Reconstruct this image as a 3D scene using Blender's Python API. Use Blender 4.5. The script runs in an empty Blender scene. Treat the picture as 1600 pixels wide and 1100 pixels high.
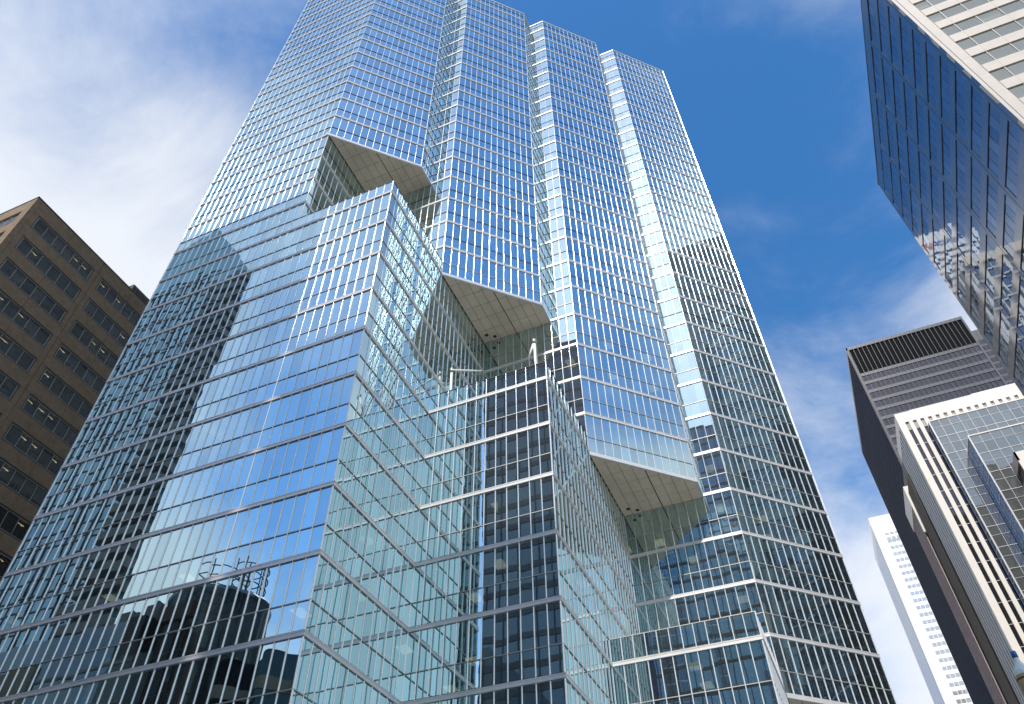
import bpy, math, random
from mathutils import Vector, Matrix
from mathutils.bvhtree import BVHTree
random.seed(7)
C = bpy.context.scene.collection
sc = bpy.context.scene
# ------------------------------------------------------------------ camera, sky, sun, exposure
U = 4.0                         # one storey of the tower in metres
CAMZ = 1.6
Z0 = CAMZ + 12.8558 * U         # height of the roof line of the first stepped block
def rot(y, p, r):
    cy, sy = math.cos(y), math.sin(y); cp, sp = math.cos(p), math.sin(p); cr, sr = math.cos(r), math.sin(r)
    fw = Vector((sy*cp, cy*cp, sp)); rt = Vector((cy, -sy, 0)); up = rt.cross(fw)
    return cr*rt + sr*up, -sr*rt + cr*up, fw
RT, UP, FW = rot(math.radians(-22.2514), math.radians(46.2929), math.radians(-.8542))
FPX = 1170.53
CAMP = Vector((0, 0, CAMZ))
cam = bpy.data.cameras.new('camera'); co = bpy.data.objects.new('camera', cam); C.objects.link(co)
cam.sensor_width = 36; cam.lens = 36*FPX/1600; cam.clip_start = .1; cam.clip_end = 6000
co.matrix_world = Matrix((( RT.x, UP.x, -FW.x, 0), (RT.y, UP.y, -FW.y, 0), (RT.z, UP.z, -FW.z, CAMZ), (0, 0, 0, 1)))
sc.camera = co
SUN = Vector((.012, -.611, .792)).normalized()
SUN_EL = math.asin(SUN.z)
w = bpy.data.worlds.new('World'); sc.world = w; w.use_nodes = True
nt = w.node_tree; nt.nodes.clear()
def N(nt, t, **k):
    n = nt.nodes.new(t)
    for a, b in k.items():
        if a in n.bl_rna.properties: setattr(n, a, b)
        else: n.inputs[a.replace('_', ' ')].default_value = b
    return n
L = nt.links.new
sky = N(nt, 'ShaderNodeTexSky', sky_type='NISHITA', sun_disc=False, sun_elevation=SUN_EL, sun_rotation=math.atan2(SUN.x, SUN.y), altitude=100, air_density=1.0, dust_density=.6, ozone_density=1.0)
tc = N(nt, 'ShaderNodeTexCoord')
sep = N(nt, 'ShaderNodeSeparateXYZ'); L(tc.outputs['Generated'], sep.inputs[0])
def M(op, a, b=None, c=None, clamp=False):
    n = N(nt, 'ShaderNodeMath', operation=op, use_clamp=clamp)
    for i, v in enumerate((a, b, c)):
        if v is None: continue
        if isinstance(v, (int, float)): n.inputs[i].default_value = v
        else: L(v, n.inputs[i])
    return n.outputs[0]
zz = M('ADD', M('MAXIMUM', sep.outputs[2], 0.0), .18)
cmb = N(nt, 'ShaderNodeCombineXYZ'); L(M('DIVIDE', sep.outputs[0], zz), cmb.inputs[0]); L(M('DIVIDE', sep.outputs[1], zz), cmb.inputs[1])
CLOUD_OFF = (75.93359, 63.21835, -44.08739)
mp = N(nt, 'ShaderNodeMapping'); L(cmb.outputs[0], mp.inputs['Vector']); mp.inputs['Location'].default_value = CLOUD_OFF
big = N(nt, 'ShaderNodeTexNoise', Scale=1.30292, Detail=2.0, Roughness=.5); L(mp.outputs[0], big.inputs['Vector'])
det = N(nt, 'ShaderNodeTexNoise', Scale=2.6, Detail=9.0, Roughness=.62, Distortion=.45); L(mp.outputs[0], det.inputs['Vector'])
hr = M('MINIMUM', M('SQRT', M('ADD', M('POWER', M('DIVIDE', sep.outputs[0], zz), 2.0), M('POWER', M('DIVIDE', sep.outputs[1], zz), 2.0))), 1.6)   # more cloud towards the horizon
v = M('ADD', M('ADD', M('MULTIPLY', big.outputs['Fac'], 1.5), M('MULTIPLY', det.outputs['Fac'], .65)), M('MULTIPLY', hr, .15))
mr = N(nt, 'ShaderNodeMapRange', interpolation_type='SMOOTHSTEP'); L(v, mr.inputs[0]); mr.inputs[1].default_value = .95; mr.inputs[2].default_value = 1.40
mix = N(nt, 'ShaderNodeMix', data_type='RGBA'); L(M('MULTIPLY', mr.outputs[0], .93), mix.inputs[0]); hs = N(nt, 'ShaderNodeHueSaturation', Saturation=1.36); L(sky.outputs[0], hs.inputs['Color']); L(hs.outputs[0], mix.inputs[6])
mix.inputs[7].default_value = (4.1, 4.25, 4.5, 1)
bg = N(nt, 'ShaderNodeBackground', Strength=.15); L(mix.outputs[2], bg.inputs[0])
wo = N(nt, 'ShaderNodeOutputWorld'); L(bg.outputs[0], wo.inputs[0])
sun = bpy.data.lights.new('sun', 'SUN'); sun.energy = 3.1; sun.angle = math.radians(.55); sun.color = (1, .95, .87)
so = bpy.data.objects.new('sun', sun); C.objects.link(so); so.rotation_euler = SUN.to_track_quat('Z', 'Y').to_euler()
sc.view_settings.view_transform = 'Standard'; sc.view_settings.look = 'None'; sc.view_settings.gamma = 1; sc.view_settings.exposure = 0.6
sc.view_settings.use_curve_mapping = False
cy = sc.cycles
cy.max_bounces = 9; cy.glossy_bounces = 7; cy.diffuse_bounces = 3; cy.transmission_bounces = 4; cy.transparent_max_bounces = 14
cy.sample_clamp_indirect = 8; cy.use_denoising = True
try: cy.denoiser = 'OPENIMAGEDENOISE'
except Exception: pass

# ------------------------------------------------------------------ materials
def mat(name, col, rough=.5, metal=0.0, spec=.5, noise=0.0, nscale=1.0, bump=0.0, bscale=20.0, stretch=(1, 1, 1)):
    m = bpy.data.materials.new(name); m.use_nodes = True
    t = m.node_tree; b = t.nodes['Principled BSDF']
    b.inputs['Base Color'].default_value = (*col, 1); b.inputs['Roughness'].default_value = rough
    b.inputs['Metallic'].default_value = metal; b.inputs['Specular IOR Level'].default_value = spec
    if noise or bump:
        g = N(t, 'ShaderNodeNewGeometry'); mp = N(t, 'ShaderNodeMapping'); t.links.new(g.outputs['Position'], mp.inputs[0]); mp.inputs['Scale'].default_value = stretch
    if noise:
        n1 = N(t, 'ShaderNodeTexNoise', Scale=nscale, Detail=7.0, Roughness=.65); t.links.new(mp.outputs[0], n1.inputs['Vector'])
        r = N(t, 'ShaderNodeMapRange'); t.links.new(n1.outputs['Fac'], r.inputs[0]); r.inputs[1].default_value = .25; r.inputs[2].default_value = .75
        r.inputs[3].default_value = 1 - noise; r.inputs[4].default_value = 1 + noise
        x = N(t, 'ShaderNodeMix', data_type='RGBA', blend_type='MULTIPLY'); x.inputs[0].default_value = 1; x.inputs[6].default_value = (*col, 1)
        t.links.new(r.outputs[0], x.inputs[7]); t.links.new(x.outputs[2], b.inputs['Base Color'])
    if bump:
        n2 = N(t, 'ShaderNodeTexNoise', Scale=bscale, Detail=4.0); t.links.new(mp.outputs[0], n2.inputs['Vector'])
        bp = N(t, 'ShaderNodeBump', Strength=bump, Distance=.02); t.links.new(n2.outputs['Fac'], bp.inputs['Height']); t.links.new(bp.outputs[0], b.inputs['Normal'])
    return m
def glass(name, tint, refl, trans, wav=.02, wscale=.9, rough=.0, dust=.05, haze=.05, dcol=(.5, .5, .48)):
    """coated glazing: mirror coat over a tinted clear pane, a little dust"""
    m = bpy.data.materials.new(name); m.use_nodes = True; t = m.node_tree; t.nodes.clear(); K = t.links.new
    g = N(t, 'ShaderNodeNewGeometry')
    n1 = N(t, 'ShaderNodeTexNoise', Scale=wscale, Detail=1.5); K(g.outputs['Position'], n1.inputs['Vector'])
    bp = N(t, 'ShaderNodeBump', Strength=1.0, Distance=wav); K(n1.outputs['Fac'], bp.inputs['Height'])
    oi = N(t, 'ShaderNodeObjectInfo'); ad = N(t, 'ShaderNodeMath', operation='ADD'); K(g.outputs['Random Per Island'], ad.inputs[0]); K(oi.outputs['Random'], ad.inputs[1])
    fc = N(t, 'ShaderNodeMath', operation='FRACT'); K(ad.outputs[0], fc.inputs[0])
    rv = N(t, 'ShaderNodeMapRange'); K(fc.outputs[0], rv.inputs[0]); rv.inputs[3].default_value = .86; rv.inputs[4].default_value = 1.05
    tm = N(t, 'ShaderNodeMix', data_type='RGBA', blend_type='MULTIPLY'); tm.inputs[0].default_value = 1; tm.inputs[6].default_value = (*tint, 1); K(rv.outputs[0], tm.inputs[7])
    gl = N(t, 'ShaderNodeBsdfGlossy', Roughness=rough); K(tm.outputs[2], gl.inputs['Color']); K(bp.outputs[0], gl.inputs['Normal'])
    hz = N(t, 'ShaderNodeBsdfGlossy', Color=(.9, .93, .95, 1), Roughness=.42)
    tr = N(t, 'ShaderNodeBsdfTransparent', Color=(*trans, 1))
    df = N(t, 'ShaderNodeBsdfDiffuse', Color=(*dcol, 1))
    lw = N(t, 'ShaderNodeLayerWeight', Blend=.5); K(bp.outputs[0], lw.inputs['Normal'])
    p = N(t, 'ShaderNodeMath', operation='POWER'); K(lw.outputs['Facing'], p.inputs[0]); p.inputs[1].default_value = 3.2
    fr = N(t, 'ShaderNodeMapRange'); K(p.outputs[0], fr.inputs[0]); fr.inputs[3].default_value = refl; fr.inputs[4].default_value = .95
    a = N(t, 'ShaderNodeMixShader'); K(fr.outputs[0], a.inputs[0]); K(tr.outputs[0], a.inputs[1]); K(gl.outputs[0], a.inputs[2])
    b = N(t, 'ShaderNodeMixShader', ); b.inputs[0].default_value = haze; K(a.outputs[0], b.inputs[1]); K(hz.outputs[0], b.inputs[2])
    c = N(t, 'ShaderNodeMixShader'); c.inputs[0].default_value = dust; K(b.outputs[0], c.inputs[1]); K(df.outputs[0], c.inputs[2])
    cl = N(t, 'ShaderNodeBsdfTransparent', Color=(.95, .97, .96, 1))
    e = N(t, 'ShaderNodeMixShader'); K(g.outputs['Backfacing'], e.inputs[0]); K(c.outputs[0], e.inputs[1]); K(cl.outputs[0], e.inputs[2])
    o = N(t, 'ShaderNodeOutputMaterial'); K(e.outputs[0], o.inputs[0])
    return m
def ior(m, v): m.node_tree.nodes['Principled BSDF'].inputs['IOR'].default_value = v; return m
def emit(name, col, s):
    m = bpy.data.materials.new(name); m.use_nodes = True; b = m.node_tree.nodes['Principled BSDF']
    b.inputs['Base Color'].default_value = (.6, .6, .55, 1); b.inputs['Emission Color'].default_value = (*col, 1); b.inputs['Emission Strength'].default_value = s
    return m
MT = {
 'glass': glass('tower_glass', (.70, .945, 1.0), .72, (.15, .20, .20), wav=.0024, wscale=.5, dust=.02, haze=.006),
 'alum': mat('mullion_metal', (.90, .89, .87), .16, .6, .5),
 'band': mat('spandrel_metal', (.72, .71, .71), .36, .35, .5, noise=.08, nscale=.6),
 'dark': mat('dark_gasket', (.035, .037, .04), .5),
 'soffit': mat('soffit_panel_metal', (.74, .635, .51), .5, .0, .4, noise=.2, nscale=.28),
 'slab': mat('office_ceiling', (.38, .36, .32), .8, noise=.08, nscale=.4),
 'core': mat('core_wall', (.16, .15, .14), .8, noise=.2, nscale=.3),
 'lamp': emit('ceiling_lamp_panel', (1, .80, .52), 1.7),
 'lamp2': emit('dim_lamp_panel', (1, .76, .42), .8),
 'blind': mat('window_blind', (.62, .60, .54), .7),
 'precast': mat('brown_precast', (.230, .163, .104), .85, noise=.28, nscale=1.6, bump=.5, bscale=9),
 'bronze': mat('dark_bronze_frame', (.045, .037, .03), .5),
 'frame': mat('pale_window_frame', (.42, .40, .37), .45, .4),
 'bglass': glass('dark_window_glass', (.40, .42, .47), .07, (.45, .45, .45), wav=.0015, wscale=.7, dust=.02, haze=.02),
 'louver': mat('dark_louver', (.06, .058, .06), .6),
 'stone': mat('pale_stone', (.50, .455, .41), .6, noise=.09, nscale=.5, bump=.15, bscale=6),
 'granite': mat('polished_dark_granite', (.055, .055, .072), .05, 0, .9, noise=.12, nscale=1.5),
 'sglass': glass('stone_tower_glass', (.60, .70, .84), .34, (.16, .18, .17), wav=.0035, wscale=.6, dust=.02, haze=.01),
 'wglass': glass('pale_window_glass', (.84, .86, .74), .26, (.62, .60, .46), wav=.004, wscale=.5, dust=.26, haze=.03, dcol=(.46, .45, .34)),
 'steel': mat('black_painted_steel', (.060, .065, .086), .42, 0, .4),
 'tdglass': glass('bronze_glass', (.48, .50, .66), .16, (.16, .15, .18), wav=.004, wscale=.5, dust=.012, haze=.008),
 'black': mat('black_louver', (.008, .009, .01), .8, 0, .05),
 'cream': mat('cream_stone', (.74, .695, .63), .65, noise=.05, nscale=.4, bump=.1, bscale=5),
 'fin': mat('pale_fin', (.52, .52, .52), .5, .2),
 'pinkfin': mat('pink_brown_fin', (.36, .27, .25), .55),
 'brownwall': mat('brown_blank_wall', (.075, .062, .052), .8, noise=.2, nscale=.8),
 'lgrey': mat('grey_louver_panel', (.34, .32, .30), .6),
 'bluegl': glass('blue_block_glass', (.58, .72, .88), .30, (.22, .26, .25), wav=.008, wscale=.4, dust=.05, haze=.04),
 'white': mat('white_marble', (.86, .86, .86), .55, noise=.04, nscale=.3),
 'wtglass': glass('white_tower_glass', (.75, .85, .95), .45, (.30, .32, .34), dust=.22, haze=.04),
 'concrete': mat('balcony_concrete', (.16, .16, .16), .8, noise=.12, nscale=.5),
 'rglass': glass('residential_glass', (.45, .72, .95), .26, (.03, .06, .08), wav=.004, wscale=.4),
 'dglass': glass('dark_office_glass', (.30, .42, .55), .20, (.03, .04, .045), wav=.004, wscale=.4, dust=.02),
 'tan': mat('tan_wall', (.20, .18, .15), .8, noise=.12, nscale=.5),
 'red': mat('red_sign', (.55, .03, .02), .5), 'dred': mat('dark_red_sign', (.035, .006, .005), .5), 'blue': mat('blue_sign', (.02, .16, .50), .5),
 'asphalt': mat('asphalt', (.05, .05, .052), .9, noise=.2, nscale=2), 'paving': mat('paving', (.30, .29, .28), .85, noise=.12, nscale=1.2),
 'ground': mat('ground_concrete', (.22, .21, .20), .9, noise=.15, nscale=.2), 'paint': mat('road_paint', (.75, .75, .72), .7),
 'whitep': mat('white_paint', (.80, .79, .77), .4, 0, .5), 'bluecap': mat('blue_cap', (.03, .16, .50), .4), 'amber': mat('amber_lamp_body', (.42, .30, .15), .45, noise=.25, nscale=3),
 'milk': mat('milky_lamp_glass', (.70, .78, .82), .12, 0, .7),
}
ior(MT['granite'], 2.25)

# ------------------------------------------------------------------ builders
def link(name, me, m, parent=None):
    if m is not None and not me.materials: me.materials.append(m)
    o = bpy.data.objects.new(name, me); C.objects.link(o)
    if parent: o.parent = parent
    return o
class MB:
    def __init__(s): s.v = []; s.f = []
    def box(s, x0, y0, z0, x1, y1, z1):
        n = len(s.v)
        s.v += [(x0,y0,z0),(x1,y0,z0),(x1,y1,z0),(x0,y1,z0),(x0,y0,z1),(x1,y0,z1),(x1,y1,z1),(x0,y1,z1)]
        s.f += [(n,n+3,n+2,n+1),(n+4,n+5,n+6,n+7),(n,n+1,n+5,n+4),(n+1,n+2,n+6,n+5),(n+2,n+3,n+7,n+6),(n+3,n,n+4,n+7)]
    def poly(s, pts):
        n = len(s.v); s.v += [tuple(p) for p in pts]; s.f.append(tuple(range(n, n+len(pts))))
    def prism(s, pts, z0, z1):
        n = len(s.v); k = len(pts)
        s.v += [(x, y, z0) for x, y in pts] + [(x, y, z1) for x, y in pts]
        s.f += [tuple(range(n+k-1, n-1, -1)), tuple(range(n+k, n+2*k))]
        s.f += [(n+i, n+(i+1) % k, n+k+(i+1) % k, n+k+i) for i in range(k)]
    def tube(s, a, b, r, n=8, r2=None):
        a, b = Vector(a), Vector(b); d = (b-a).normalized()
        u = d.cross(Vector((0, 0, 1)) if abs(d.z) < .9 else Vector((1, 0, 0))).normalized(); q = d.cross(u); k = len(s.v); r2 = r if r2 is None else r2
        for c, rr in ((a, r), (b, r2)):
            for i in range(n):
                t = 2*math.pi*i/n; s.v.append(tuple(c + (u*math.cos(t) + q*math.sin(t))*rr))
        s.f += [(k+i, k+(i+1) % n, k+n+(i+1) % n, k+n+i) for i in range(n)] + [tuple(range(k+n-1, k-1, -1)), tuple(range(k+n, k+2*n))]
    def lathe(s, prof, c=(0, 0), n=16):
        k = len(s.v); m = len(prof)
        for r, z in prof:
            for i in range(n): s.v.append((c[0]+r*math.cos(2*math.pi*i/n), c[1]+r*math.sin(2*math.pi*i/n), z))
        for j in range(m-1):
            for i in range(n): s.f.append((k+j*n+i, k+j*n+(i+1) % n, k+(j+1)*n+(i+1) % n, k+(j+1)*n+i))
    def build(s, name, m, parent=None, smooth=False, kind=None):
        me = bpy.data.meshes.new(name); me.from_pydata(s.v, [], s.f); me.update()
        if smooth:
            for p in me.polygons: p.use_smooth = True
        o = link(name, me, m, parent)
        if kind: o['kind'] = kind
        return o
def box(name, m, parent, *a):
    b = MB(); b.box(*a); return b.build(name, m, parent)
def thing(name, label, cat, loc=(0, 0, 0), group=None):
    o = bpy.data.objects.new(name, None); C.objects.link(o); o.empty_display_size = 1
    o['label'] = label; o['category'] = cat
    if group: o['group'] = group
    return o
def struct(o): o['kind'] = 'structure'; return o
MESH = {}
def boxmesh(name, wd, dp, h, m):
    k = (name, round(wd, 3), round(dp, 3), round(h, 3), m.name)
    if k not in MESH:
        b = MB(); b.box(-wd/2, -dp/2, -h/2, wd/2, dp/2, h/2)
        me = bpy.data.meshes.new(name); me.from_pydata(b.v, [], b.f); me.update(); me.materials.append(m); MESH[k] = me
    return MESH[k]
class Pieces:
    """alike flat pieces (panes, panels): those showing largest become objects, the rest one joined part"""
    def __init__(s, name, m, parent, limit=300, minpx=45.0, tilt=0.0, restname=None):
        s.name, s.m, s.parent, s.limit, s.minpx, s.tilt, s.items = name, m, parent, limit, minpx, tilt, []
        s.restname = restname or name
    def add(s, c, wd, h, ang, dp=.03):
        tx = random.gauss(0, s.tilt); tz = random.gauss(0, s.tilt)
        s.items.append((Vector(c), wd, dp, h, Matrix.Rotation(ang+tz, 4, 'Z') @ Matrix.Rotation(tx, 4, 'X'), ang))
    def flush(s, occl=None):
        sc_ = []
        for i, (c, wd, dp, h, R, ang) in enumerate(s.items):
            d = c - CAMP; z = d.dot(FW); a = 0
            if z > 1:
                x, y = 800 + FPX*d.dot(RT)/z, 550 - FPX*d.dot(UP)/z
                n = Vector((math.sin(ang), -math.cos(ang), 0)); cs = -n.dot(d.normalized())
                if -20 < x < 1620 and -20 < y < 1120 and cs > .02:
                    a = wd*h*cs*(FPX/d.length)**2
                    if a > s.minpx and occl and occl(c, n): a = 0
            sc_.append((a, i))
        sc_.sort(reverse=True)
        big = set(i for a, i in sc_[:s.limit] if a > s.minpx)
        mb = MB()
        for i, (c, wd, dp, h, R, ang) in enumerate(s.items):
            if i in big:
                o = link(s.name, boxmesh(s.name, wd, dp, h, s.m), None, s.parent)
                o.matrix_world = Matrix.Translation(c) @ R
            else:
                k = len(mb.v); mb.box(-wd/2, -dp/2, -h/2, wd/2, dp/2, h/2)
                mb.v[k:] = [tuple(c + (R @ Vector(p))) for p in mb.v[k:]]
        if mb.v: mb.build(s.restname, s.m, s.parent, kind='stuff')
        return len(big)
class Face:
    """a vertical facade plane: u runs along it, v outward, seen from outside u goes left to right"""
    def __init__(s, x, y, ang): s.o = Vector((x, y, 0)); s.ang = ang; s.t = Vector((math.cos(ang), math.sin(ang), 0)); s.n = Vector((math.sin(ang), -math.cos(ang), 0))
    def p(s, u, v, z): return s.o + s.t*u + s.n*v + Vector((0, 0, z))
    def box(s, mb, u0, u1, v0, v1, z0, z1):
        k = len(mb.v); mb.box(u0, -v1, z0, u1, -v0, z1)
        mb.v[k:] = [tuple(s.o + s.t*a - s.n*b + Vector((0, 0, c))) for a, b, c in mb.v[k:]]
    def piece(s, P, u0, u1, z0, z1, v=0.0, dp=.03): P.add(s.p((u0+u1)/2, v - dp/2, (z0+z1)/2), u1-u0, z1-z0, s.ang, dp)
PI = math.pi

# ------------------------------------------------------------------ ground, street
b = MB(); b.poly([(-2500,-2500,0),(2500,-2500,0),(2500,2500,0),(-2500,2500,0)]); struct(b.build('ground', MT['ground']))
b = MB(); b.poly([(-600,4,.004),(600,4,.004),(600,18.5,.004),(-600,18.5,.004)]); struct(b.build('road', MT['asphalt']))
b = MB(); b.box(-600, -2.0, .0, 600, 4.0, .14); struct(b.build('pavement', MT['paving']))
b = MB(); b.box(-600, 18.5, .0, 600, 25.0, .14); struct(b.build('pavement', MT['paving']))
b = MB()
for i in range(-60, 60): b.poly([(i*9,11.1,.008),(i*9+3,11.1,.008),(i*9+3,11.25,.008),(i*9,11.25,.008)])
struct(b.build('road_marking', MT['paint']))

# ------------------------------------------------------------------ the glass tower
LX, YA = -10.785, 6.39
PX = [(-7.33, 6.39), (-5.119, 8.587), (-2.89, 10.79), (-.68, 12.98)]
P5 = (1.52, 15.18)
KI = [0, -4, -8, -12]                      # roof level of each stepped block; the notch above is four storeys high
FL = 1.65
KB, KT = -13, 18                           # lowest storey floor and top storey
def tooth_type(i, j):                      # storey j lies between levels j-1 and j
    return 'C' if j <= KI[i] else ('D' if j <= KI[i]+4 else 'Q')
def plan(types):
    pts = [(LX, YA)]
    for i in range(4):
        p = PX[i]; n = PX[i+1] if i < 3 else P5
        pts.append(p)
        if types[i] == 'C': pts.append((n[0], p[1]))
        elif types[i] == 'D': pts.append((p[0], n[1]))
        else:
            pts.append((p[0]+FL, p[1]+FL))
            if i < 3: pts.append((p[0]+FL, n[1]))
    if types[3] == 'C': pts += [(P5[0], 17.2)]
    elif types[3] == 'D': pts += [(PX[3][0]+FL, P5[1]), (PX[3][0]+FL, 17.2)]
    else: pts += [(PX[3][0]+FL, 17.2)]
    pts += [(-1.5, 19.6), (LX, 19.6)]
    return [(x*U, y*U) for x, y in pts]
def offset(poly, d):
    out = []; n = len(poly)
    for i in range(n):
        a, p, q = Vector(poly[i-1]), Vector(poly[i]), Vector(poly[(i+1) % n])
        e1, e2 = (p-a).normalized(), (q-p).normalized()
        n1, n2 = Vector((e1.y, -e1.x)), Vector((e2.y, -e2.x))
        m = n1 + n2
        out.append(tuple(p + m * (d / max(.25, (1 + n1.dot(n2))))))
    return out
def ring(mb, poly, d0, d1, z0, z1):
    A, B = offset(poly, d0), offset(poly, d1); n = len(poly); k = len(mb.v)
    mb.v += [(x, y, z0) for x, y in A] + [(x, y, z0) for x, y in B] + [(x, y, z1) for x, y in B] + [(x, y, z1) for x, y in A]
    for i in range(n):
        j = (i+1) % n
        mb.f += [(k+i, k+j, k+n+j, k+n+i)[::-1], (k+n+i, k+n+j, k+2*n+j, k+2*n+i), (k+2*n+i, k+2*n+j, k+3*n+j, k+3*n+i)]
def zk(k): return Z0 + k*U
BH = .070*U; TR = .36*U                    # spandrel band height, height of the transom above the level below
tower = thing('glass_tower', 'tall stepped glass office tower with zigzag chamfered face and open notches', 'skyscraper')
types_of = {j: tuple(tooth_type(i, j) for i in range(4)) for j in range(KB+1, KT+1)}
poly_of = {j: plan(types_of[j]) for j in types_of}
panes = Pieces('glass_pane', MT['glass'], tower, tilt=.0018)
MOD = .1835*U
def nbay(l): return max(1, round(l/MOD))
for j in range(KB+1, KT+1):
    poly = poly_of[j]; n = len(poly); top = zk(j) if j < KT else zk(j-1) + .74*U
    ang_z = [(zk(j-1) + .012*U, zk(j-1) + TR - .03), (zk(j-1) + TR + .03, top - BH)]
    for i in range(n):
        a, c = Vector(poly[i]), Vector(poly[(i+1) % n]); l = (c-a).length; e = (c-a)/l; nb = nbay(l); bw = l/nb; ang = math.atan2(e.y, e.x)
        nr = Vector((e.y, -e.x))
        for q in range(nb):
            mid = a + e*(bw*(q+.5)) - nr*.015
            for z0, z1 in ang_z: panes.add((mid.x, mid.y, (z0+z1)/2), bw-.05, z1-z0, ang)
    # the band that closes the storey at its top, with two proud rails, and the transom
    mb = MB(); ring(mb, poly, -.05, .07, top-BH+.001, top-.021); ring(mb, poly, .0, .085, top-BH, top-BH+.06); ring(mb, poly, .0, .085, top-.08, top-.02); mb.build('spandrel_band', MT['band'], tower)
    mb = MB(); ring(mb, poly, -.05, .03, top-.0195, top+.035); mb.build('spandrel_gasket', MT['dark'], tower)
    mb = MB(); ring(mb, poly, -.05, .045, zk(j-1)+TR-.026, zk(j-1)+TR+.026); mb.build('transom', MT['bronze' if j > 1 else 'frame'], tower)
    # floor slab (its underside is the office ceiling below)
    up = poly_of.get(j+1, poly)
    big = poly
    for i in range(4):
        pass
    if j < KT:
        tt = tuple('C' if 'C' in (types_of[j][i], types_of[j+1][i]) else ('Q' if 'Q' in (types_of[j][i], types_of[j+1][i]) else 'D') for i in range(4))
        mb = MB(); mb.prism(offset(plan(tt), -.12), zk(j)-BH+.02, zk(j)-.03); mb.build('floor_slab', MT['slab'], tower)
mb = MB(); mb.prism(offset(poly_of[KT], -.12), zk(KT-1)+.74*U-.9, zk(KT-1)+.74*U-.5); mb.build('roof_slab', MT['slab'], tower)
box('core_wall', MT['core'], tower, -9.0*U, 13.2*U, 0, -3.2*U, 17.8*U, zk(KT-1))
# mullions: one continuous rounded bar per bay line, along every run of storeys with the same face
def mull_mesh():
    mb = MB(); pr = [(-.031, .03)] + [(-.031*math.cos(PI*i/8), -.022 - .033*math.sin(PI*i/8)) for i in range(9)] + [(.031, .03)]    # rounded nose
    mb.prism(pr, 0, 1)
    me = bpy.data.meshes.new('mullion'); me.from_pydata(mb.v, [], mb.f); me.update()
    for p in me.polygons: p.use_smooth = abs(p.normal.z) < .5
    me.materials.append(MT['alum']); return me
MUL = mull_mesh()
runs = {}
for j in range(KB+1, KT+1):
    poly = poly_of[j]; n = len(poly)
    for i in range(n):
        a, c = poly[i], poly[(i+1) % n]; k = (round(a[0], 2), round(a[1], 2), round(c[0], 2), round(c[1], 2)); runs.setdefault(k, []).append(j)
mulls = []
for (ax, ay, cx, cyy), js in runs.items():
    a, c = Vector((ax, ay)), Vector((cx, cyy)); l = (c-a).length; e = (c-a)/l; nb = nbay(l)
    z0 = zk(js[0]-1) if js[0] > KB+1 else .14; z1 = (zk(js[-1]) if js[-1] < KT else zk(KT-1)+.74*U) - .06
    if js[-1] in KI and (abs(e.x-1) < .01 or abs(e.y-1) < .01):
        i = KI.index(js[-1]); n = PX[i+1] if i < 3 else P5
        if min((Vector((n[0]*U, PX[i][1]*U)) - a).length, (Vector((n[0]*U, PX[i][1]*U)) - c).length) < .1: z1 = zk(js[-1]) + TR - .03   # parapet
    for q in range(nb):
        p = a + e*(l*q/nb); corner = q == 0
        mulls.append((p, math.atan2(e.y, e.x), z0, z1, corner))
    mulls.append((c - e*.001, math.atan2(e.y, e.x), z0, z1, True))
vis = []
for m in mulls:
    p, ang, z0, z1, corner = m
    n = Vector((math.sin(ang), -math.cos(ang))); s = -n.dot(Vector((p.x, p.y)).normalized())
    vis.append((s > -.02, -(p.length)))
order = sorted(range(len(mulls)), key=lambda i: (vis[i], mulls[i][3]-mulls[i][2]), reverse=True)
spans = {}
rest = MB(); seen = set(); cnt = 0
for i in order:
    p, ang, z0, z1, corner = mulls[i]
    k = (round(p.x, 1), round(p.y, 1), round(ang, 2))
    if any(a_ < z1 - .5 and b_ > z0 + .5 for a_, b_ in spans.get(k, [])): continue
    spans.setdefault(k, []).append((z0, z1))
    if cnt < 299 and vis[i][0]:
        o = link('mullion', MUL, None, tower); o.matrix_world = Matrix.Translation((p.x, p.y, z0)) @ Matrix.Rotation(ang, 4, 'Z') @ Matrix.Diagonal((1, 1, z1-z0, 1)); cnt += 1
    else:
        R = Matrix.Rotation(ang, 3, 'Z'); kk = len(rest.v); rest.box(-.045, -.1, z0, .045, .02, z1)
        rest.v[kk:] = [(p.x + (R @ Vector(v)).x, p.y + (R @ Vector(v)).y, v[2]) for v in rest.v[kk:]]
if rest.v: rest.build('mullion', MT['alum'], tower, kind='stuff')
# parapets of the stepped blocks
for i in range(4):
    p = PX[i]; n = PX[i+1] if i < 3 else P5; cN = (n[0]*U, p[1]*U); z = zk(KI[i])
    for a, c in (((p[0]*U, p[1]*U), cN), (cN, (n[0]*U, n[1]*U))):
        a, c = Vector(a), Vector(c); l = (c-a).length; e = (c-a)/l; nb = nbay(l); ang = math.atan2(e.y, e.x); nr = Vector((e.y, -e.x))
        for q in range(nb):
            mid = a + e*(l/nb*(q+.5)) - nr*.015; panes.add((mid.x, mid.y, z + (TR+.05)/2), l/nb-.05, TR-.08, ang)
    mb = MB(); pl = [(p[0]*U, p[1]*U), cN, (n[0]*U, n[1]*U)]
    A, B = offset([(p[0]*U, p[1]*U), cN, (n[0]*U, n[1]*U), (p[0]*U-9, n[1]*U)], -.09)[:3], offset([(p[0]*U, p[1]*U), cN, (n[0]*U, n[1]*U), (p[0]*U-9, n[1]*U)], .03)[:3]
    for s in (0, 1): mb.prism([A[s], B[s], B[s+1], A[s+1]], z+TR-.05, z+TR+.0)
    mb.build('parapet_cap', MT['dark' if i < 2 else 'frame'], tower)
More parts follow.
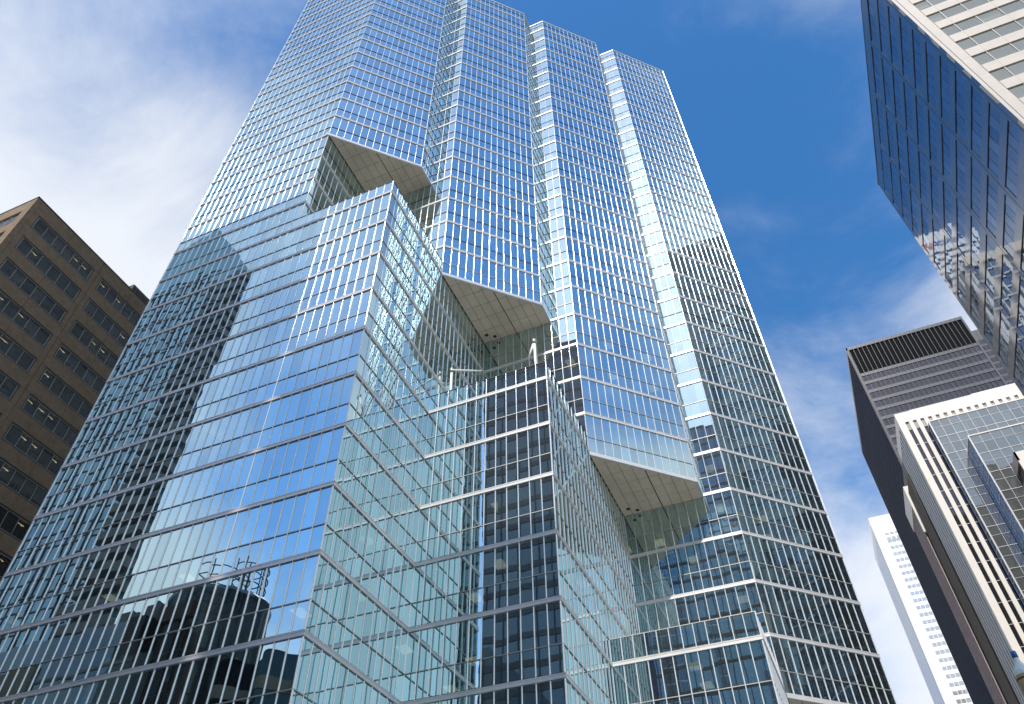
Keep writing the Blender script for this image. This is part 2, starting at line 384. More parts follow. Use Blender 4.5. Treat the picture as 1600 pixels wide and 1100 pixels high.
# soffits over the notches, in separate metal panels, with a thin pale fascia along the edge
def clip(poly, nx, ny, c):
    out = []
    for i in range(len(poly)):
        p, q = poly[i], poly[(i+1) % len(poly)]; dp, dq = nx*p[0]+ny*p[1]-c, nx*q[0]+ny*q[1]-c
        if dp <= 0: out.append(p)
        if dp*dq < 0:
            t = dp/(dp-dq); out.append((p[0]+(q[0]-p[0])*t, p[1]+(q[1]-p[1])*t))
    return out
for i in range(4):
    p = PX[i]; n = PX[i+1] if i < 3 else P5; z = zk(KI[i]+4)
    x0, y1, x1 = p[0]*U, n[1]*U, (p[0]+FL)*U
    cxs = [x0 + (x1-x0)*t/8 for t in range(9)]; cys = [p[1]*U + (y1-p[1]*U)*t/6 for t in range(7)]
    for a in range(8):
        for c in range(6):
            g = .018 if (a % 4) else .07
            q = [(cxs[a]+g, cys[c]+.018), (cxs[a+1]-.018, cys[c]+.018), (cxs[a+1]-.018, cys[c+1]-.018), (cxs[a]+g, cys[c+1]-.018)]
            q = clip(q, 1, -1, (p[0]-p[1])*U - .06)         # behind the diagonal face
            if len(q) < 3: continue
            ar = abs(sum(q[k][0]*q[(k+1) % len(q)][1] - q[(k+1) % len(q)][0]*q[k][1] for k in range(len(q))))/2
            if ar < .02: continue
            dz = random.uniform(-.004, .004)
            mb = MB(); mb.prism(q, z-BH-.05+dz, z-BH-.012+dz); mb.build('soffit_panel', MT['soffit'], tower)
    mb = MB(); pl = offset([(p[0]*U, p[1]*U), (x1, (p[1]+FL)*U), (x1, y1), (x0, y1)], .10)[:3]; pi = offset([(p[0]*U, p[1]*U), (x1, (p[1]+FL)*U), (x1, y1), (x0, y1)], -.09)[:3]
    for s in (0, 1): mb.prism([pi[s], pl[s], pl[s+1], pi[s+1]], z-BH-.06, z-.03)
    mb.build('soffit_fascia', MT['band'], tower)
    mb = MB()
    for fx, fy in ((.10, .90), (.20, .95)): mb.tube((x0+(x1-x0)*fx, p[1]*U+(y1-p[1]*U)*fy, z-BH-.09), (x0+(x1-x0)*fx, p[1]*U+(y1-p[1]*U)*fy, z-BH-.04), .16, 12)
    mb.build('soffit_vent', MT['dark'], tower, kind='stuff')
    mb = MB(); mb.prism([(x0, p[1]*U), (x1, (p[1]+FL)*U-.05), (x1, y1), (x0, y1)], z-BH-.005, z-BH+.016); mb.build('soffit_deck', MT['dark'], tower)
# ceiling lamps and blinds inside
def inside(x, y, poly):
    r = False
    for i in range(len(poly)):
        (x1, y1), (x2, y2) = poly[i-1], poly[i]
        if (y1 > y) != (y2 > y) and x < (x2-x1)*(y-y1)/(y2-y1)+x1: r = not r
    return r
lm = MB()
for j in range(KB+2, KT):
    ins = offset(poly_of[j], -1.0); z = zk(j)-BH+.005
    gx = -42.5
    while gx < 6:
        gy = 26.5
        while gy < 64:
            if gx + 15 > gy - 55 - 14 and random.random() < .20 and inside(gx, gy, ins) and inside(gx+1, gy+.6, ins) and (gx - gy) > -72:
                lm.poly([(gx, gy, z), (gx, gy+1.1, z), (gx+.75, gy+1.1, z), (gx+.75, gy, z)])
            gy += 3.0
        gx += 2.93
lm.build('ceiling_lamp', MT['lamp'], tower, kind='stuff')
pv, pf = [], []
for c, wd, dp, h, R, ang in panes.items:
    k = len(pv); pv += [c + R @ Vector((sx*wd/2, 0, sz*h/2)) for sx, sz in ((-1,-1),(1,-1),(1,1),(-1,1))]; pf.append((k, k+1, k+2, k+3))
bvh = BVHTree.FromPolygons(pv, pf)
def occl(c, n):
    t = c + n*.25; d = t - CAMP; h = bvh.ray_cast(CAMP, d.normalized(), d.length - .3); return h[0] is not None
bl = MB()
for c, wd, dp, h, R, ang in panes.items:
    if h > 1.6 and random.random() < .10:
        n = Vector((math.sin(ang), -math.cos(ang), 0)); t = Vector((math.cos(ang), math.sin(ang), 0)); hh = h*random.uniform(.25, .9); o = c - n*.22
        bl.poly([o - t*wd*.48 + Vector((0,0,h/2-hh)), o + t*wd*.48 + Vector((0,0,h/2-hh)), o + t*wd*.48 + Vector((0,0,h/2)), o - t*wd*.48 + Vector((0,0,h/2))])
bl.build('window_blind', MT['blind'], tower, kind='stuff')
panes.flush(occl)
# two white window-cleaning davits on the middle block roof
def davit(lab, base, top, end):
    t = thing('roof_davit', lab, 'davit', group='window cleaning davits on the block roof')
    mb = MB(); mb.tube(base, top, .10, 10); mb.build('post', MT['whitep'], t, True)
    mb = MB(); mb.tube((base[0], base[1], base[2]), (base[0], base[1], base[2]+.12), .4, 12); mb.build('base_plate', MT['whitep'], t)
    mb = MB(); mb.tube(top, end, .09, 8, .06); mb.build('arm', MT['whitep'], t, True)
    mb = MB(); mb.tube((top[0], top[1], top[2]-.25), (top[0], top[1], top[2]+.18), .14, 10); mb.build('collar', MT['frame'], t, True)
    mb = MB(); e = Vector(end); mb.tube(e, e - Vector((0, 0, .5)), .04, 6); mb.build('hook', MT['dark'], t)
zr = zk(-4)-.02
davit('white davit with long level arm reaching over the middle stepped roof', (-5.10*U+.5, 9.1*U, zr), (-5.12*U+.5, 9.1*U, zr+5.8), (-4.45*U+.4, 9.1*U, zr+4.7))
davit('white davit with folded sloping arm near the corner of the middle stepped roof', (-3.21*U, 9.0*U, zr), (-3.23*U, 9.0*U, zr+5.7), (-3.37*U, 9.0*U, zr+3.9))

# ------------------------------------------------------------------ brown precast block at the left
br = thing('brown_office_block', 'brown precast office block with ribbon windows behind left edge of glass tower', 'office building')
BX, BY, BT = -17.45*U, 5.72*U, 19.4*U+CAMZ
box('wall', MT['core'], br, BX-30, BY+.5, 0, BX-.5, BY+58, BT-.3)
gp = Pieces('window_pane', MT['bglass'], br, tilt=.003); pp = Pieces('precast_panel', MT['precast'], br)
wh = 18.3*U+CAMZ                       # sill of the top window row
fr, fl = MB(), MB(); wins = []
for F, Ln in ((Face(BX, BY, PI/2), 57.0), (Face(BX-30, BY, 0), 30.0)):
    left = F.ang == 0
    groups = []; u = 1.3
    while u + 8.7 < Ln: groups.append((u, u+8.7)); u += 10.0
    if left: groups = [(Ln-b_, Ln-a_) for a_, b_ in groups][::-1]
    for r in range(19):
        zs = wh - r*U
        if zs < 2: break
        zt = zs + 2.3
        zn = BT if r == 0 else zs + U
        for a_, b_ in groups:
            h2 = (b_-a_)/2
            if (not left and a_ < 2): F.piece(pp, .0, a_-.66, zs+.02, zn-.02, .0, .5)
            if (left and b_ > Ln-2): F.piece(pp, b_+.64, Ln-.52, zs+.02, zn-.02, .0, .5)
            for q in (0, 1): F.piece(pp, a_+q*h2-.64*(q == 0)+.0, a_+(q+1)*h2+.64*(q == 1)-.025, zt+.02, zn-.02, .0, .5)
            F.piece(pp, a_-.64, a_-.02, zs, zt, 0, .5); F.piece(pp, b_+.02, b_+.62, zs, zt, 0, .5)
            F.box(fl, a_-.02, b_+.02, -.32, -.02, zs, zs+.13); F.box(fl, a_-.02, b_+.02, -.32, -.02, zt-.13, zt); F.box(fl, a_-.02, a_+.12, -.32, -.025, zs+.13, zt-.13); F.box(fl, b_-.12, b_+.02, -.32, -.025, zs+.13, zt-.13)
            F.box(fr, a_+.12, b_-.12, -.30, -.07, zs+.13, zs+.21); F.box(fr, a_+.12, b_-.12, -.30, -.07, zt-.21, zt-.13); F.box(fr, a_+.12, a_+.2, -.30, -.068, zs+.13, zt-.13); F.box(fr, b_-.2, b_-.12, -.30, -.068, zs+.13, zt-.13)
            pw = (b_-a_-.4)/6
            for q in range(6):
                F.piece(gp, a_+.2+pw*q+.02, a_+.2+pw*(q+1)-.02, zs+.21, zt-.21, -.14)
                if q: F.box(fr, a_+.2+pw*q-.025, a_+.2+pw*q+.025, -.30, -.10, zs+.21, zt-.21)
                if random.random() < .5: wins.append((F, a_+.2+pw*q, pw, zs, zt))
gp.flush(); pp.flush()
fl.build('window_surround', MT['bronze'], br, kind='stuff'); fr.build('window_frame', MT['frame'], br, kind='stuff')
bl, lp = MB(), MB()
for F, u, pw, zs, zt in wins:
    if random.random() < .45:
        n = 7
        for q in range(n): F.box(bl, u+pw*(q+.15)/n, u+pw*(q+.62)/n, -.46, -.45, zs+.3+random.uniform(0, .9), zt-.15)
    else: F.box(lp, u+.2, u+pw*random.uniform(.5, .8), -1.3, -.5, zt-.50, zt-.42); F.box(lp, u+pw*.45, u+pw*.62, -1.6, -.45, zt-.56, zt-.51)
bl.build('vertical_blind', MT['blind'], br, kind='stuff'); lp.build('office_lamp', MT['lamp2'], br, kind='stuff')
box('coping', MT['bronze'], br, BX-30, BY-.05, BT, BX+.05, BY+58, BT+.16)
ph = MB(); ph.box(BX-14, BY+17, BT, BX-3.0, BY+58, BT+4.6); p_ = ph.build('penthouse', MT['louver'], br)
ph = MB()
for i in range(90): ph.box(BX-3.0, BY+17+i*.45, BT+.2, BX-2.9, BY+17.2+i*.45, BT+4.5)
ph.build('louver', MT['bronze'], p_, kind='stuff')

# ------------------------------------------------------------------ stone and dark glass tower, upper right
st = thing('stone_office_tower', 'pale stone office tower with dark polished side and ribbon windows at upper right', 'office tower')
SX, SY, SY1, ST, SX1 = 8.12*U, 12.54*U, 21.86*U, 27.95*U+CAMZ, 17.5*U
box('wall', MT['core'], st, SX+.7, SY+.7, 0, SX1, SY1-.05, ST-.3)
row0 = 24.15*U+CAMZ
rows = [row0 + 4*r for r in range(3, -26, -1)]
gp = Pieces('window_pane', MT['wglass'], st, tilt=.004); pp = Pieces('stone_panel', MT['stone'], st)
F = Face(SX, SY, 0); fr = MB(); Ln = SX1-SX
F.piece(pp, 0, .35, 0, ST, 0, .5)
for zt in rows:
    if zt < 4 or zt > ST - .6: continue
    zs = zt - 2.3; u = 1.45; wd = 1.5
    F.piece(pp, .42, 1.40, zs-1.7+.015, zt, .0, .5)
    while u + 2.3 < Ln:
        F.piece(gp, u+.03, u+wd-.03, zs+.03, zt-.02, -.14)
        F.box(fr, u+wd-.04, u+wd+.04, -.2, -.06, zs, zt)
        F.piece(pp, u, u+wd-.012, zs-1.7+.015, zs-.02, .0, .5)
        u += wd; wd = 2.3
    F.box(fr, 1.42, Ln, -.5, -.18, zt-.02, zt+.05)
F.piece(pp, .42, Ln, rows[0]+.05, ST, 0, .5)
fr.build('window_frame', MT['frame'], st, kind='stuff')
gp.flush(); pp.flush()
bl = MB()
for r, zt in enumerate(rows):
    u, wd = 1.45, 1.5
    while u + 2.3 < Ln:
        x = random.random()
        if x < .3: F.box(bl, u, u+wd, -.5, -.48, zt-2.3*random.uniform(.5, 1), zt)
        u += wd; wd = 2.3
bl.build('window_blind', MT['blind'], st, kind='stuff')
gp = Pieces('side_pane', MT['sglass'], st, tilt=.006); pp = Pieces('granite_panel', MT['granite'], st, tilt=.0012)
F = Face(SX, SY1, -PI/2); Ln = SY1-SY; jt = MB()
bays = [(0, 9.5), (9.55, 18.75), (18.8, 27.35), (27.4, 36.5), (36.55, Ln)]
rows = [z_ + .55 for z_ in rows]
for zt in rows:
    if zt < 4 or zt > ST - .2: continue
    zs = zt - 2.45
    for a_, b_ in bays:
        if b_ - a_ < 4: F.piece(pp, a_, b_-.02, zs-1.55+.02, zt, 0, .4); continue
        m0 = .85 if a_ == 0 else .45
        F.piece(pp, a_+.02, b_-.02, zs-1.55+.02, zs-.02, 0, .4)
        F.piece(pp, a_+.02, a_+m0, zs, zt-.0, 0, .4); F.piece(pp, b_-.45, b_-.02, zs, zt, 0, .4)
        pw = (b_-.45-a_-m0)/6
        for q in range(6):
            F.piece(gp, a_+m0+pw*q+.015, a_+m0+pw*(q+1)-.015, zs, zt-.0, -.09)
            if q: F.box(jt, a_+m0+pw*q-.015, a_+m0+pw*q+.015, -.14, -.075, zs, zt)
    F.box(jt, 0, Ln, -.35, -.16, zt-.0, zt+.02)
F.piece(pp, 0, Ln, rows[0]+.03, ST, 0, .4)
gp.flush(); pp.flush(); jt.build('side_joint', MT['dark'], st, kind='stuff')
box('coping', MT['granite'], st, SX-.05, SY-.05, ST, SX1, SY1+.05, ST+.25)

# ------------------------------------------------------------------ black steel towers further back
td = thing('black_steel_tower', 'black steel and bronze glass tower with louvered top behind the cream building', 'skyscraper')
TX, TY, TX1, TY1, TT = 10.2*U, 220.0, 19.92*U, 284.0, 49.05*U+CAMZ
box('wall', MT['core'], td, TX+.5, TY+6, 0, TX1-.5, TY1-.5, TT-.4)
gp = Pieces('window_pane', MT['tdglass'], td, tilt=.004, minpx=55); F = Face(TX, TY, 0); Ln = TX1-TX; nm = 25; pw = (Ln-1.2)/nm
G = Face(TX, TY1, -PI/2); GL = TY1-TY; gm = 42; gw = (GL-1.2)/gm
sill0 = 44.76*U+CAMZ
bd = []; ceil = MB(); pc = MB()
zt = TT - 1.3
for FF, n_, w_, LL in ((F, nm, pw, Ln), (G, gm, gw, GL)):
    mb = MB(); FF.box(mb, 0, LL, -.4, .0, TT-1.3, TT); mb.build('roof_fascia', MT['steel'], td)
    mb = MB(); FF.box(mb, .3, LL-.3, -.6, -.35, sill0+3.9, TT-1.3); mb.build('louver_band', MT['black'], td)
    mb = MB(); FF.box(mb, 0, LL, -.4, -.01, sill0+2.6, sill0+3.9); mb.build('spandrel_band', MT['steel'], td)
    for r in range(48):
        zs = sill0 - r*U
        if zs < 4: break
        mb = MB(); FF.box(mb, 0, LL, -.4, -.01, zs-1.25, zs); mb.build('spandrel_band', MT['steel'], td)
        for q in range(n_): FF.piece(gp, .6+w_*q+.06, .6+w_*(q+1)-.06, zs, zs+(2.75 if r else 2.6), -.2)
        if FF is F:
            FF.box(ceil, .4, LL-.4, -6, -.5, zs-.9, zs-.3)
            for q in range(n_):
                if random.random() < .09: FF.box(pc, .6+w_*q+.1, .6+w_*q+random.uniform(.2, .9), -.6, -.5, zs+.1, zs+random.uniform(.8, 2.5))
    for q in range(n_+1):
        mb = MB(); u = .6+w_*q; FF.box(mb, u-.07, u+.07, -.15, .2, 0, TT-.1); mb.build('mullion', MT['steel'], td)
    mb = MB(); FF.box(mb, 0, .45, -.45, .02, 0, TT-1.3); FF.box(mb, LL-.45, LL, -.45, .02, 0, TT-1.3); mb.build('corner_column', MT['steel'], td)
gp.flush(); ceil.build('floor_slab', MT['slab'], td, kind='stuff'); pc.build('window_blind', MT['whitep'], td, kind='stuff')
t2 = thing('distant_black_tower', 'second black tower standing behind the black steel tower at the right', 'skyscraper')
box('wall', MT['steel'], t2, 20.5*U*1.32, 78*U, 0, 46*U, 92*U, 66.8*U+CAMZ)
mb = MB(); F = Face(20.5*U*1.32, 78*U, 0); Ln = 46*U-20.5*U*1.32
for q in range(55): F.box(mb, q*1.5, q*1.5+.2, 0, .25, 60, 66.8*U)
mb.build('mullion', MT['steel'], t2, kind='stuff')
gp = Pieces('window_pane', MT['tdglass'], t2)
for r in range(50):
    for q in range(54): F.piece(gp, q*1.5+.25, q*1.5+1.45, 66.8*U-8-r*4, 66.8*U-5.3-r*4, .06)
gp.flush()

# ------------------------------------------------------------------ cream ribbed building with glass volumes in front
cr = thing('cream_ribbed_building', 'cream stone building with narrow vertical window slits beside the black tower', 'office building')
CX, CY, CT, CX1 = 7.42*U, 36*U, 26.6*U+CAMZ, 24*U
box('wall', MT['core'], cr, CX+.5, CY+1.2, 0, CX1, CY+28, CT-.5)
F = Face(CX, CY, 0); Ln = CX1-CX
mb = MB(); F.box(mb, 0, Ln, -.9, 0, CT-2.6, CT); mb.build('parapet', MT['cream'], cr)
mb = MB(); F.box(mb, 3.6, Ln, -4, -2, CT-.5, CT+1.6); mb.build('upper_parapet', MT['cream'], cr)
mb = MB(); F.box(mb, 17.0, Ln, -7, -5, CT+1.0, CT+4.0); mb.build('roof_plant_wall', MT['cream'], cr)
gp = Pieces('window_pane', MT['tdglass'], cr, tilt=.004); lv = Pieces('louver_panel', MT['lgrey'], cr); lin = MB()
u = 1.25; k = 0
prs = [(0, 1.25)]
while u + 1.5 < Ln:
    prs.append((u+.74, u+1.5)); 
    F.piece(lv, u, u+.74, CT-4.6, CT-2.6, -.3)
    z = CT-4.6; q = 0
    while z > 4:
        h = 1.75 if q % 2 == 0 else 2.15
        F.piece(gp, u+.01, u+.73, z-h+.06, z, -.4)
        if q % 2: F.box(lin, u, u+.74, -.42, -.33, z-h-.04, z-h+.06)
        z -= h; q += 1
    u += 1.5
for a_, b_ in prs:
    mb = MB(); F.box(mb, a_, b_, -.8, 0, 0, CT-2.6); mb.build('pier', MT['cream'], cr)
gp.flush(); lv.flush(); lin.build('sill', MT['fin'], cr, kind='stuff')
G = Face(CX, CY+28, -PI/2)
mb = MB(); G.box(mb, 14, 28-.81, -.9, -.02, CT-2.6, CT); mb.build('side_parapet', MT['cream'], cr)
mb = MB(); G.box(mb, 14, 28-.81, -1.2, -.22, 0, CT-2.6); mb.build('side_glazing', MT['dark'], cr)
for i in range(7):
    mb = MB(); u = 14.2+i*1.95; G.box(mb, u, u+.85, -.23, -.03, 0, CT-2.6); mb.build('side_fin', MT['fin'], cr)
box('side_wall', MT['brownwall'], cr, CX-.3, CY+14.2, 0, CX+3, CY+22, CT-6)
WX = CX-.8
box('wing_wall', MT['dark'], cr, WX+.35, CY+22.6, 0, WX+9, CY+34, CT-4.4)
mb = MB(); mb.box(WX, CY+22, CT-16, WX+2.6, CY+22.55, CT-4); mb.box(WX, CY+22.56, CT-9, WX+.6, CY+34, CT-4); mb.build('wing_parapet', MT['cream'], cr)
for i in range(7):
    mb = MB(); mb.box(WX+.16, CY+22.7+i*1.6, 0, WX+.34, CY+23.3+i*1.6, CT-9); mb.build('wing_fin', MT['pinkfin'], cr)
def glass_block(lab, x, y, x1, y1, zt, w0):
    t = thing('glass_office_block', lab, 'glass building', group='blue glass volumes at the right edge')
    F = Face(x, y, 0); G = Face(x, y1, -PI/2)
    box('wall', MT['core'], t, x+3.2, y+4.5, 0, x1, y1, zt-.6)
    gp = Pieces('glass_pane', MT['bluegl'], t, tilt=.006); fr = MB(); slab = []; inn = MB()
    for FF, LL in ((F, x1-x), (G, y1-y)):
        n = max(1, round(LL/1.8)); w_ = LL/n; r = 0; z = zt-.25
        while z > 4:
            for q in range(n):
                FF.piece(gp, q*w_+.03, (q+1)*w_-.03, z-1.75, z-.04, -.04); FF.piece(gp, q*w_+.03, (q+1)*w_-.03, z-4.2+.1, z-1.81, -.04)
                if FF is F and random.random() < .4: FF.box(inn, q*w_+.1, q*w_+random.uniform(.3, 1.5), -.6, -.5, z-4.0, z-1.9)
            FF.box(fr, 0, LL, -.1, .03, z-4.2, z-4.1); FF.box(fr, 0, LL, -.1, .02, z-1.81, z-1.75)
            z -= 4.2; r += 1
        for q in range(n+1): FF.box(fr, q*w_-.03, q*w_+.03, -.1, .05, 4, zt-.3)
    z = zt-.25
    while z > 4:
        b_ = MB(); b_.box(x+.25, y+.25, z-1.6, x1, y1, z-.5); b_.build('floor_slab', MT['slab'], t); z -= 4.2
    gp.flush(); fr.build('mullion', MT['fin'], t, kind='stuff'); inn.build('window_blind', MT['whitep'], t, kind='stuff')
    mb = MB(); mb.box(x-.08, y-.08, zt-.25, x1, y1, zt); mb.build('parapet_cap', MT['cream'], t)
    mb = MB(); mb.box(x-.12, y-.12, 0, x+.12, y-.02, zt-.26); mb.build('corner_trim', MT['pinkfin' if 'upper' in lab else 'fin'], t)
glass_block('blue glass office block with pale gridded panes set against the cream ribbed front', 8.63*U, 35.35*U, 24*U, 35.35*U+2.4, 25.2*U+CAMZ, 0)
glass_block('lower blue glass block stepping forward with dark side wall at the right edge', 9.49*U, 33.8*U, 24*U, 35.3*U, 22.75*U+CAMZ, 1)
cb = thing('cream_stone_block', 'small cream stone block in front of the blue glass at the right edge', 'building')
x, y, z = 10.4*U, 32.5*U, 20.5*U+CAMZ
box('wall', MT['brownwall'], cb, x+.4, y+.4, 0, x+30, y+4.9, z-.4)
F = Face(x, y, 0); pp = Pieces('stone_panel', MT['cream'], cb)
for r in range(18):
    for q in range(10): F.piece(pp, q*2.8, q*2.8+2.78, z-4*(r+1)+.02, z-4*r, 0, .3)
pp.flush()
mb = MB(); G = Face(x, y+4.9, -PI/2)
for r in range(18): G.box(mb, 0, 4.9, -.3, 0, z-4*(r+1)+2.2, z-4*r)
mb.build('side_panel', MT['pinkfin'], cb, kind='stuff')

# ------------------------------------------------------------------ white tower in the gap
wt = thing('white_slab_tower', 'bright white slab tower with pale window rows standing between glass and black towers', 'skyscraper')
x, y, z, x1, y1 = 12.3*U, 106*U, 61.6*U+CAMZ, 27*U, 117.2*U
box('wall', MT['white'], wt, x, y, 0, x1, y1, z)
gp = Pieces('window_pane', MT['wtglass'], wt, minpx=30); F = Face(x, y, 0); G = Face(x, y1, -PI/2)
for r in range(56):
    zs = 57.26*U+CAMZ - r*4 - .4
    if zs < 4: break
    for q in range(18): F.piece(gp, 5.0+q*2.2, 5.0+q*2.2+1.95, zs, zs+1.9, .06, .1)
for q in range(8): F.piece(gp, 5.0+q*2.6, 5.0+q*2.6+2.1, 58.8*U, 58.8*U+1.4, .06, .1)
for q in range(12): F.piece(gp, 5.0+q*2.6, 5.0+q*2.6+2.1, 57.75*U, 58.45*U, .06, .1)
gp.flush()
mb = MB()
for q in range(15): G.box(mb, 1.5+q*2.9, 2.9+q*2.9, .0, .03, 8, z-9)
mb.build('side_window_strip', MT['sglass'], wt, kind='stuff')
for q in range(16):
    mb = MB(); G.box(mb, .1+q*2.9, 1.4+q*2.9, .0, .08, 0, z-.4); mb.build('side_pier', MT['white'], wt)

# ------------------------------------------------------------------ towers that show only as reflections in the glass
fc = thing('white_sign_tower', 'white tower with blue lettered roof sign mirrored in the dark side wall', 'skyscraper')
x, y, z = -9.94*U, 60*U, 66.1*U+CAMZ
box('wall', MT['white'], fc, x, y, 0, 1.5*U, y+50, z)
mb = MB(); F = Face(x, y, 0)
for r in range(40):
    for q in range(3): F.box(mb, 1.0+q*14, 14.0+q*14, 0, .05, z-14.6-r*4, z-13.2-r*4)
mb.build('window_strip', MT['dglass'], fc, kind='stuff')
cu = bpy.data.curves.new('sign_letters', 'FONT'); cu.body = 'BMO'; cu.size = 4.3; cu.extrude = .15
to = bpy.data.objects.new('tmp', cu); C.objects.link(to); bpy.context.view_layer.update()
me = bpy.data.meshes.new_from_object(to.evaluated_get(bpy.context.evaluated_depsgraph_get())); bpy.data.objects.remove(to)
so_ = link('sign_letters', me, MT['blue'], fc); so_.matrix_world = Matrix.Translation((x+1.2, y-.2, z-9.6)) @ Matrix.Rotation(PI/2, 4, 'X')
mb = MB(); mb.tube((x+12.8, y-.25, z-8.1), (x+12.8, y-.02, z-8.1), 2.1, 24); mb.build('sign_disc', MT['red'], fc)
mb = MB()
for a_, b_ in (((-1.4,-1),(-1.0,1)), ((-1.0,1),(0,-.4)), ((0,-.4),(1.0,1)), ((1.0,1),(1.4,-1))): mb.tube((x+12.8+a_[0], y-.3, z-8.1+a_[1]), (x+12.8+b_[0], y-.3, z-8.1+b_[1]), .2, 6)
mb.build('sign_emblem', MT['white'], fc)
cm = thing('cream_pier_tower', 'cream tower with sloping piers and blue glass mirrored in the dark side wall', 'office tower')
x, y, z, x1 = -13*U, 45*U, 45.6*U+CAMZ, -1.9*U
box('wall', MT['rglass'], cm, x+.5, y+.5, 0, x1-.5, y+35, z-.5)
F = Face(x, y, 0); Ln = x1-x
for FF, LL in ((F, Ln), (Face(x1, y, PI/2), 35.0)):
    n = int(LL/4.6)
    for q in range(n+1):
        mb = MB(); u = q*LL/n; FF.box(mb, max(0, u-1.0), min(LL, u+1.0), -.6, .3, 0, z); mb.build('pier', MT['cream'], cm)
    mb = MB(); FF.box(mb, 0, LL, -.6, .2, z-3.2, z+.6); mb.build('parapet', MT['cream'], cm)
    mb = MB()
    for r in range(44): FF.box(mb, 0, LL, -.5, -.2, z-7-r*4, z-6.3-r*4)
    mb.build('spandrel', MT['fin'], cm, kind='stuff')
# across the street, behind the camera
rs = thing('residential_tower', 'blue glass residential tower with balconies mirrored in the left façade', 'apartment tower')
K = 1.3                                   # it stands well back from the street
x0, x1, y0, pk = -34*U, -16.63*K*U, -3.83*U, -20*K*U
hz = lambda x: (24.4 + (x1-x)/(x1-pk)*5.1)*K*U
mb = MB(); fy, by = y0-1.6, y0-22; xb = x1*1.36
mb.v += [(x0, by, 0), (xb, by, 0), (x1, fy, 0), (x0, fy, 0), (x0, by, 26*K*U), (xb, by, 25*K*U), (x1, fy, 24.4*K*U), (x0, fy, 26*K*U), (pk-8, by, 29.5*K*U), (pk, fy, 29.5*K*U)]
mb.f += [(0, 3, 2, 1), (0, 1, 5, 8, 4), (1, 2, 6, 5), (2, 3, 7, 9, 6), (3, 0, 4, 7), (4, 8, 9, 7), (8, 5, 6, 9)]
mb.build('glazed_body', MT['rglass'], rs)
mb, sl, rl = MB(), MB(), MB()
for r in range(54):
    z = 3 + r*2.9
    if z > 26*K*U: break
    sl.box(x0+14, fy, z-.2, x1-10, fy+.15, z)
    for a_, b_ in ((x1-9, x1), (x0+3, x0+13)):
        if z > hz(x1) - 1: continue
        mb.box(a_, fy, z-.3, b_, y0, z); rl.box(a_+.02, y0-.08, z, b_-.02, y0-.03, z+1.2); rl.box(b_-.06, fy+.1, z, b_-.01, y0-.09, z+1.2)
mb.build('balcony', MT['concrete'], rs, kind='stuff'); sl.build('floor_edge', MT['dark'], rs, kind='stuff'); rl.build('balcony_rail', MT['concrete'], rs, kind='stuff')
mb = MB()
q = x0 + 14.5
while q < x1 - 10: mb.box(q, fy, 3, q+.14, fy+.17, 25.5*K*U); q += 1.7
mb.build('mullion', MT['dark'], rs, kind='stuff')
ro = thing('round_dark_building', 'dark round glass building with wire crown mirrored low in the left façade', 'building')
cx, cyy, r0, zt = -14.8*U, -8.0, 5.2, 10.1*U+CAMZ
mb = MB(); mb.lathe([(r0, 0), (r0, zt-.4), (r0+.25, zt-.4), (r0+.25, zt), (.01, zt)], (cx, cyy), 28); mb.build('drum', MT['dglass'], ro, True)
mb = MB()
for i in range(28):
    t = 2*PI*i/28; mb.tube((cx+(r0+.06)*math.cos(t), cyy+(r0+.06)*math.sin(t), 0), (cx+(r0+.06)*math.cos(t), cyy+(r0+.06)*math.sin(t), zt-.5), .05, 5)
for k in range(9):
    for i in range(28):
        t, t2_ = 2*PI*i/28, 2*PI*(i+1)/28; z = 3+k*4; mb.tube((cx+(r0+.08)*math.cos(t), cyy+(r0+.08)*math.sin(t), z), (cx+(r0+.08)*math.cos(t2_), cyy+(r0+.08)*math.sin(t2_), z), .09, 5)
mb.build('drum_rib', MT['dark'], ro, kind='stuff')
mb = MB()
for ccx, rr, zz_, turns in ((cx-1.2, 2.9, zt, 3.6), (cx+2.9, 1.7, zt, 3.4)):
    pts = [Vector((ccx+rr*math.cos(a*.4), cyy+rr*math.sin(a*.4), zz_+.5+a*.075)) for a in range(int(turns*16))]
    for a_, b_ in zip(pts, pts[1:]): mb.tube(a_, b_, .07, 5)
    for a in range(5):
        t = a*1.26; mb.tube((ccx+rr*math.cos(t), cyy+rr*math.sin(t), zz_-.3), (ccx+rr*math.cos(t), cyy+rr*math.sin(t), zz_+4.5+a*.5), .07, 5)
mb.build('wire_crown', MT['dark'], ro, kind='stuff')
mb = MB(); mb.box(cx-2.4, cyy+r0-.4, zt-3.6, cx+1.6, cyy+r0+.35, zt-1.9); mb.build('red_sign_box', MT['dred'], ro)
dk = thing('dark_flat_roof_building', 'dark building with jagged roof mirrored beside the round building in the left façade', 'building')
box('wall', MT['dglass'], dk, -22.4*U, -14, 0, cx-r0+.4, -3.0, 10.0*U)
mb = MB()
for i in range(7): mb.box(-19.4*U+i*2.2, -10, 10.0*U, -19.4*U+i*2.2+random.uniform(1, 2.1), -5, 10.0*U+random.uniform(.5, 2.9))
mb.build('roof_plant', MT['concrete'], dk, kind='stuff')
mb = MB(); F = Face(-16.4*U, -3.0, 0)
mb = MB(); mb.box(-22.3*U, -2.98, 5, -19.4*U, -2.6, 37); mb.build('stone_bay', MT['tan'], dk)
mb = MB()
for i in range(9): mb.box(-19.38*U, -3.0, 3+i*4, cx-r0+.3, -2.9, 3.3+i*4)
mb.build('floor_edge', MT['tan'], dk, kind='stuff')
wv = thing('curved_glass_pavilion', 'low curved blue glass building mirrored at the foot of the left façade', 'building')
def wave(off): return [(-13.3*U+i*.46, -4.2 + .9*math.sin(i*.62) + off) for i in range(21)]
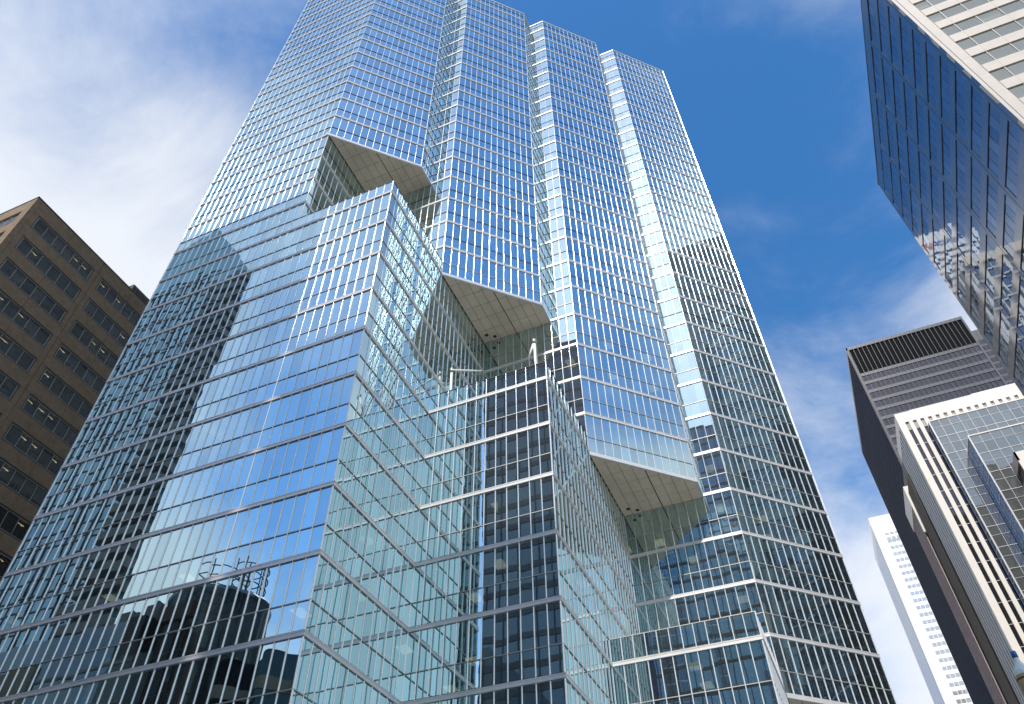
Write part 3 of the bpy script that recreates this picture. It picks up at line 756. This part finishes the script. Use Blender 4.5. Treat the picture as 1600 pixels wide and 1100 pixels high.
mb = MB(); mb.prism(wave(0)+[(-11.0*U, -18), (-13.3*U, -18)], 0, 8.3*U); mb.build('glazed_body', MT['rglass'], wv)
for k in range(8):
    mb = MB(); mb.prism(wave(0.0)[::-1] + wave(.22), 1.5+k*4, 2.7+k*4); mb.build('curved_spandrel', MT['tan' if k % 2 else 'fin'], wv)
def slab_tower(nm, lab, x0, x1, y0, y1, zt, m, m2, band, step=1.5):
    t = thing(nm, lab, 'office tower')
    box('glazed_body', m, t, x0, y1, 0, x1, y0-.2, zt)
    mb = MB(); F = Face(x1, y0-.2, PI)
    for r in range(int(zt/4)): F.box(mb, 0, x1-x0, 0, .15, zt-r*4-band, zt-r*4)
    mb.build('spandrel', m2, t, kind='stuff')
    mb = MB(); n = int((x1-x0)/step)
    for q in range(n+1): F.box(mb, q*step-.06, q*step+.06, 0, .28, 0, zt)
    mb.build('mullion', m2, t, kind='stuff')
    return t
slab_tower('dark_office_tower', 'dark glass office tower mirrored in the middle stepped block', -11.8*U, -6.4*U, -8*U, -14*U, 33*U+CAMZ, MT['dglass'], MT['steel'], 1.0, 3.0)
slab_tower('blue_office_tower', 'blue glass office tower mirrored in the lower right façade', -6.2*U, 2.5*U, -8*U, -14*U, 27.6*U+CAMZ, MT['rglass'], MT['steel'], .5, 1.5)
# ------------------------------------------------------------------ lamp with a blue cap, bottom right corner
lp = thing('street_lantern', 'bottle shaped milky lantern with blue cap at bottom right corner', 'street lamp')
D = (FW + RT*(1596-800)/FPX - UP*(1046-550)/FPX); D = D/D.y
c = CAMP + D*12.0
lx, ly, lz = c.x, c.y, c.z
g = .40
def lat(prof, m, name):
    mb = MB(); mb.lathe([(r*g, lz+h*g) for r, h in prof], (lx, ly)); mb.build(name, MT[m], lp, True)
lat([(.01, .62), (.075, .62), (.10, .58), (.10, .40), (.07, .39)], 'bluecap', 'cap')
lat([(.075, .39), (.10, .25), (.16, .12), (.24, .0), (.27, -.12), (.275, -.2)], 'milk', 'globe')
lat([(.278, -.2), (.285, -.24), (.285, -1.3), (.2, -1.45), (.1, -1.5)], 'amber', 'body')
lat([(.287, -.30), (.295, -.31), (.295, -.35), (.287, -.36)], 'dark', 'ring')
lat([(.287, -.80), (.295, -.81), (.295, -.86), (.287, -.87)], 'dark', 'ring')
mb = MB(); mb.tube((lx, ly, 0), (lx, ly, lz-1.49*g), .05, 12); mb.build('pole', MT['steel'], lp, True)
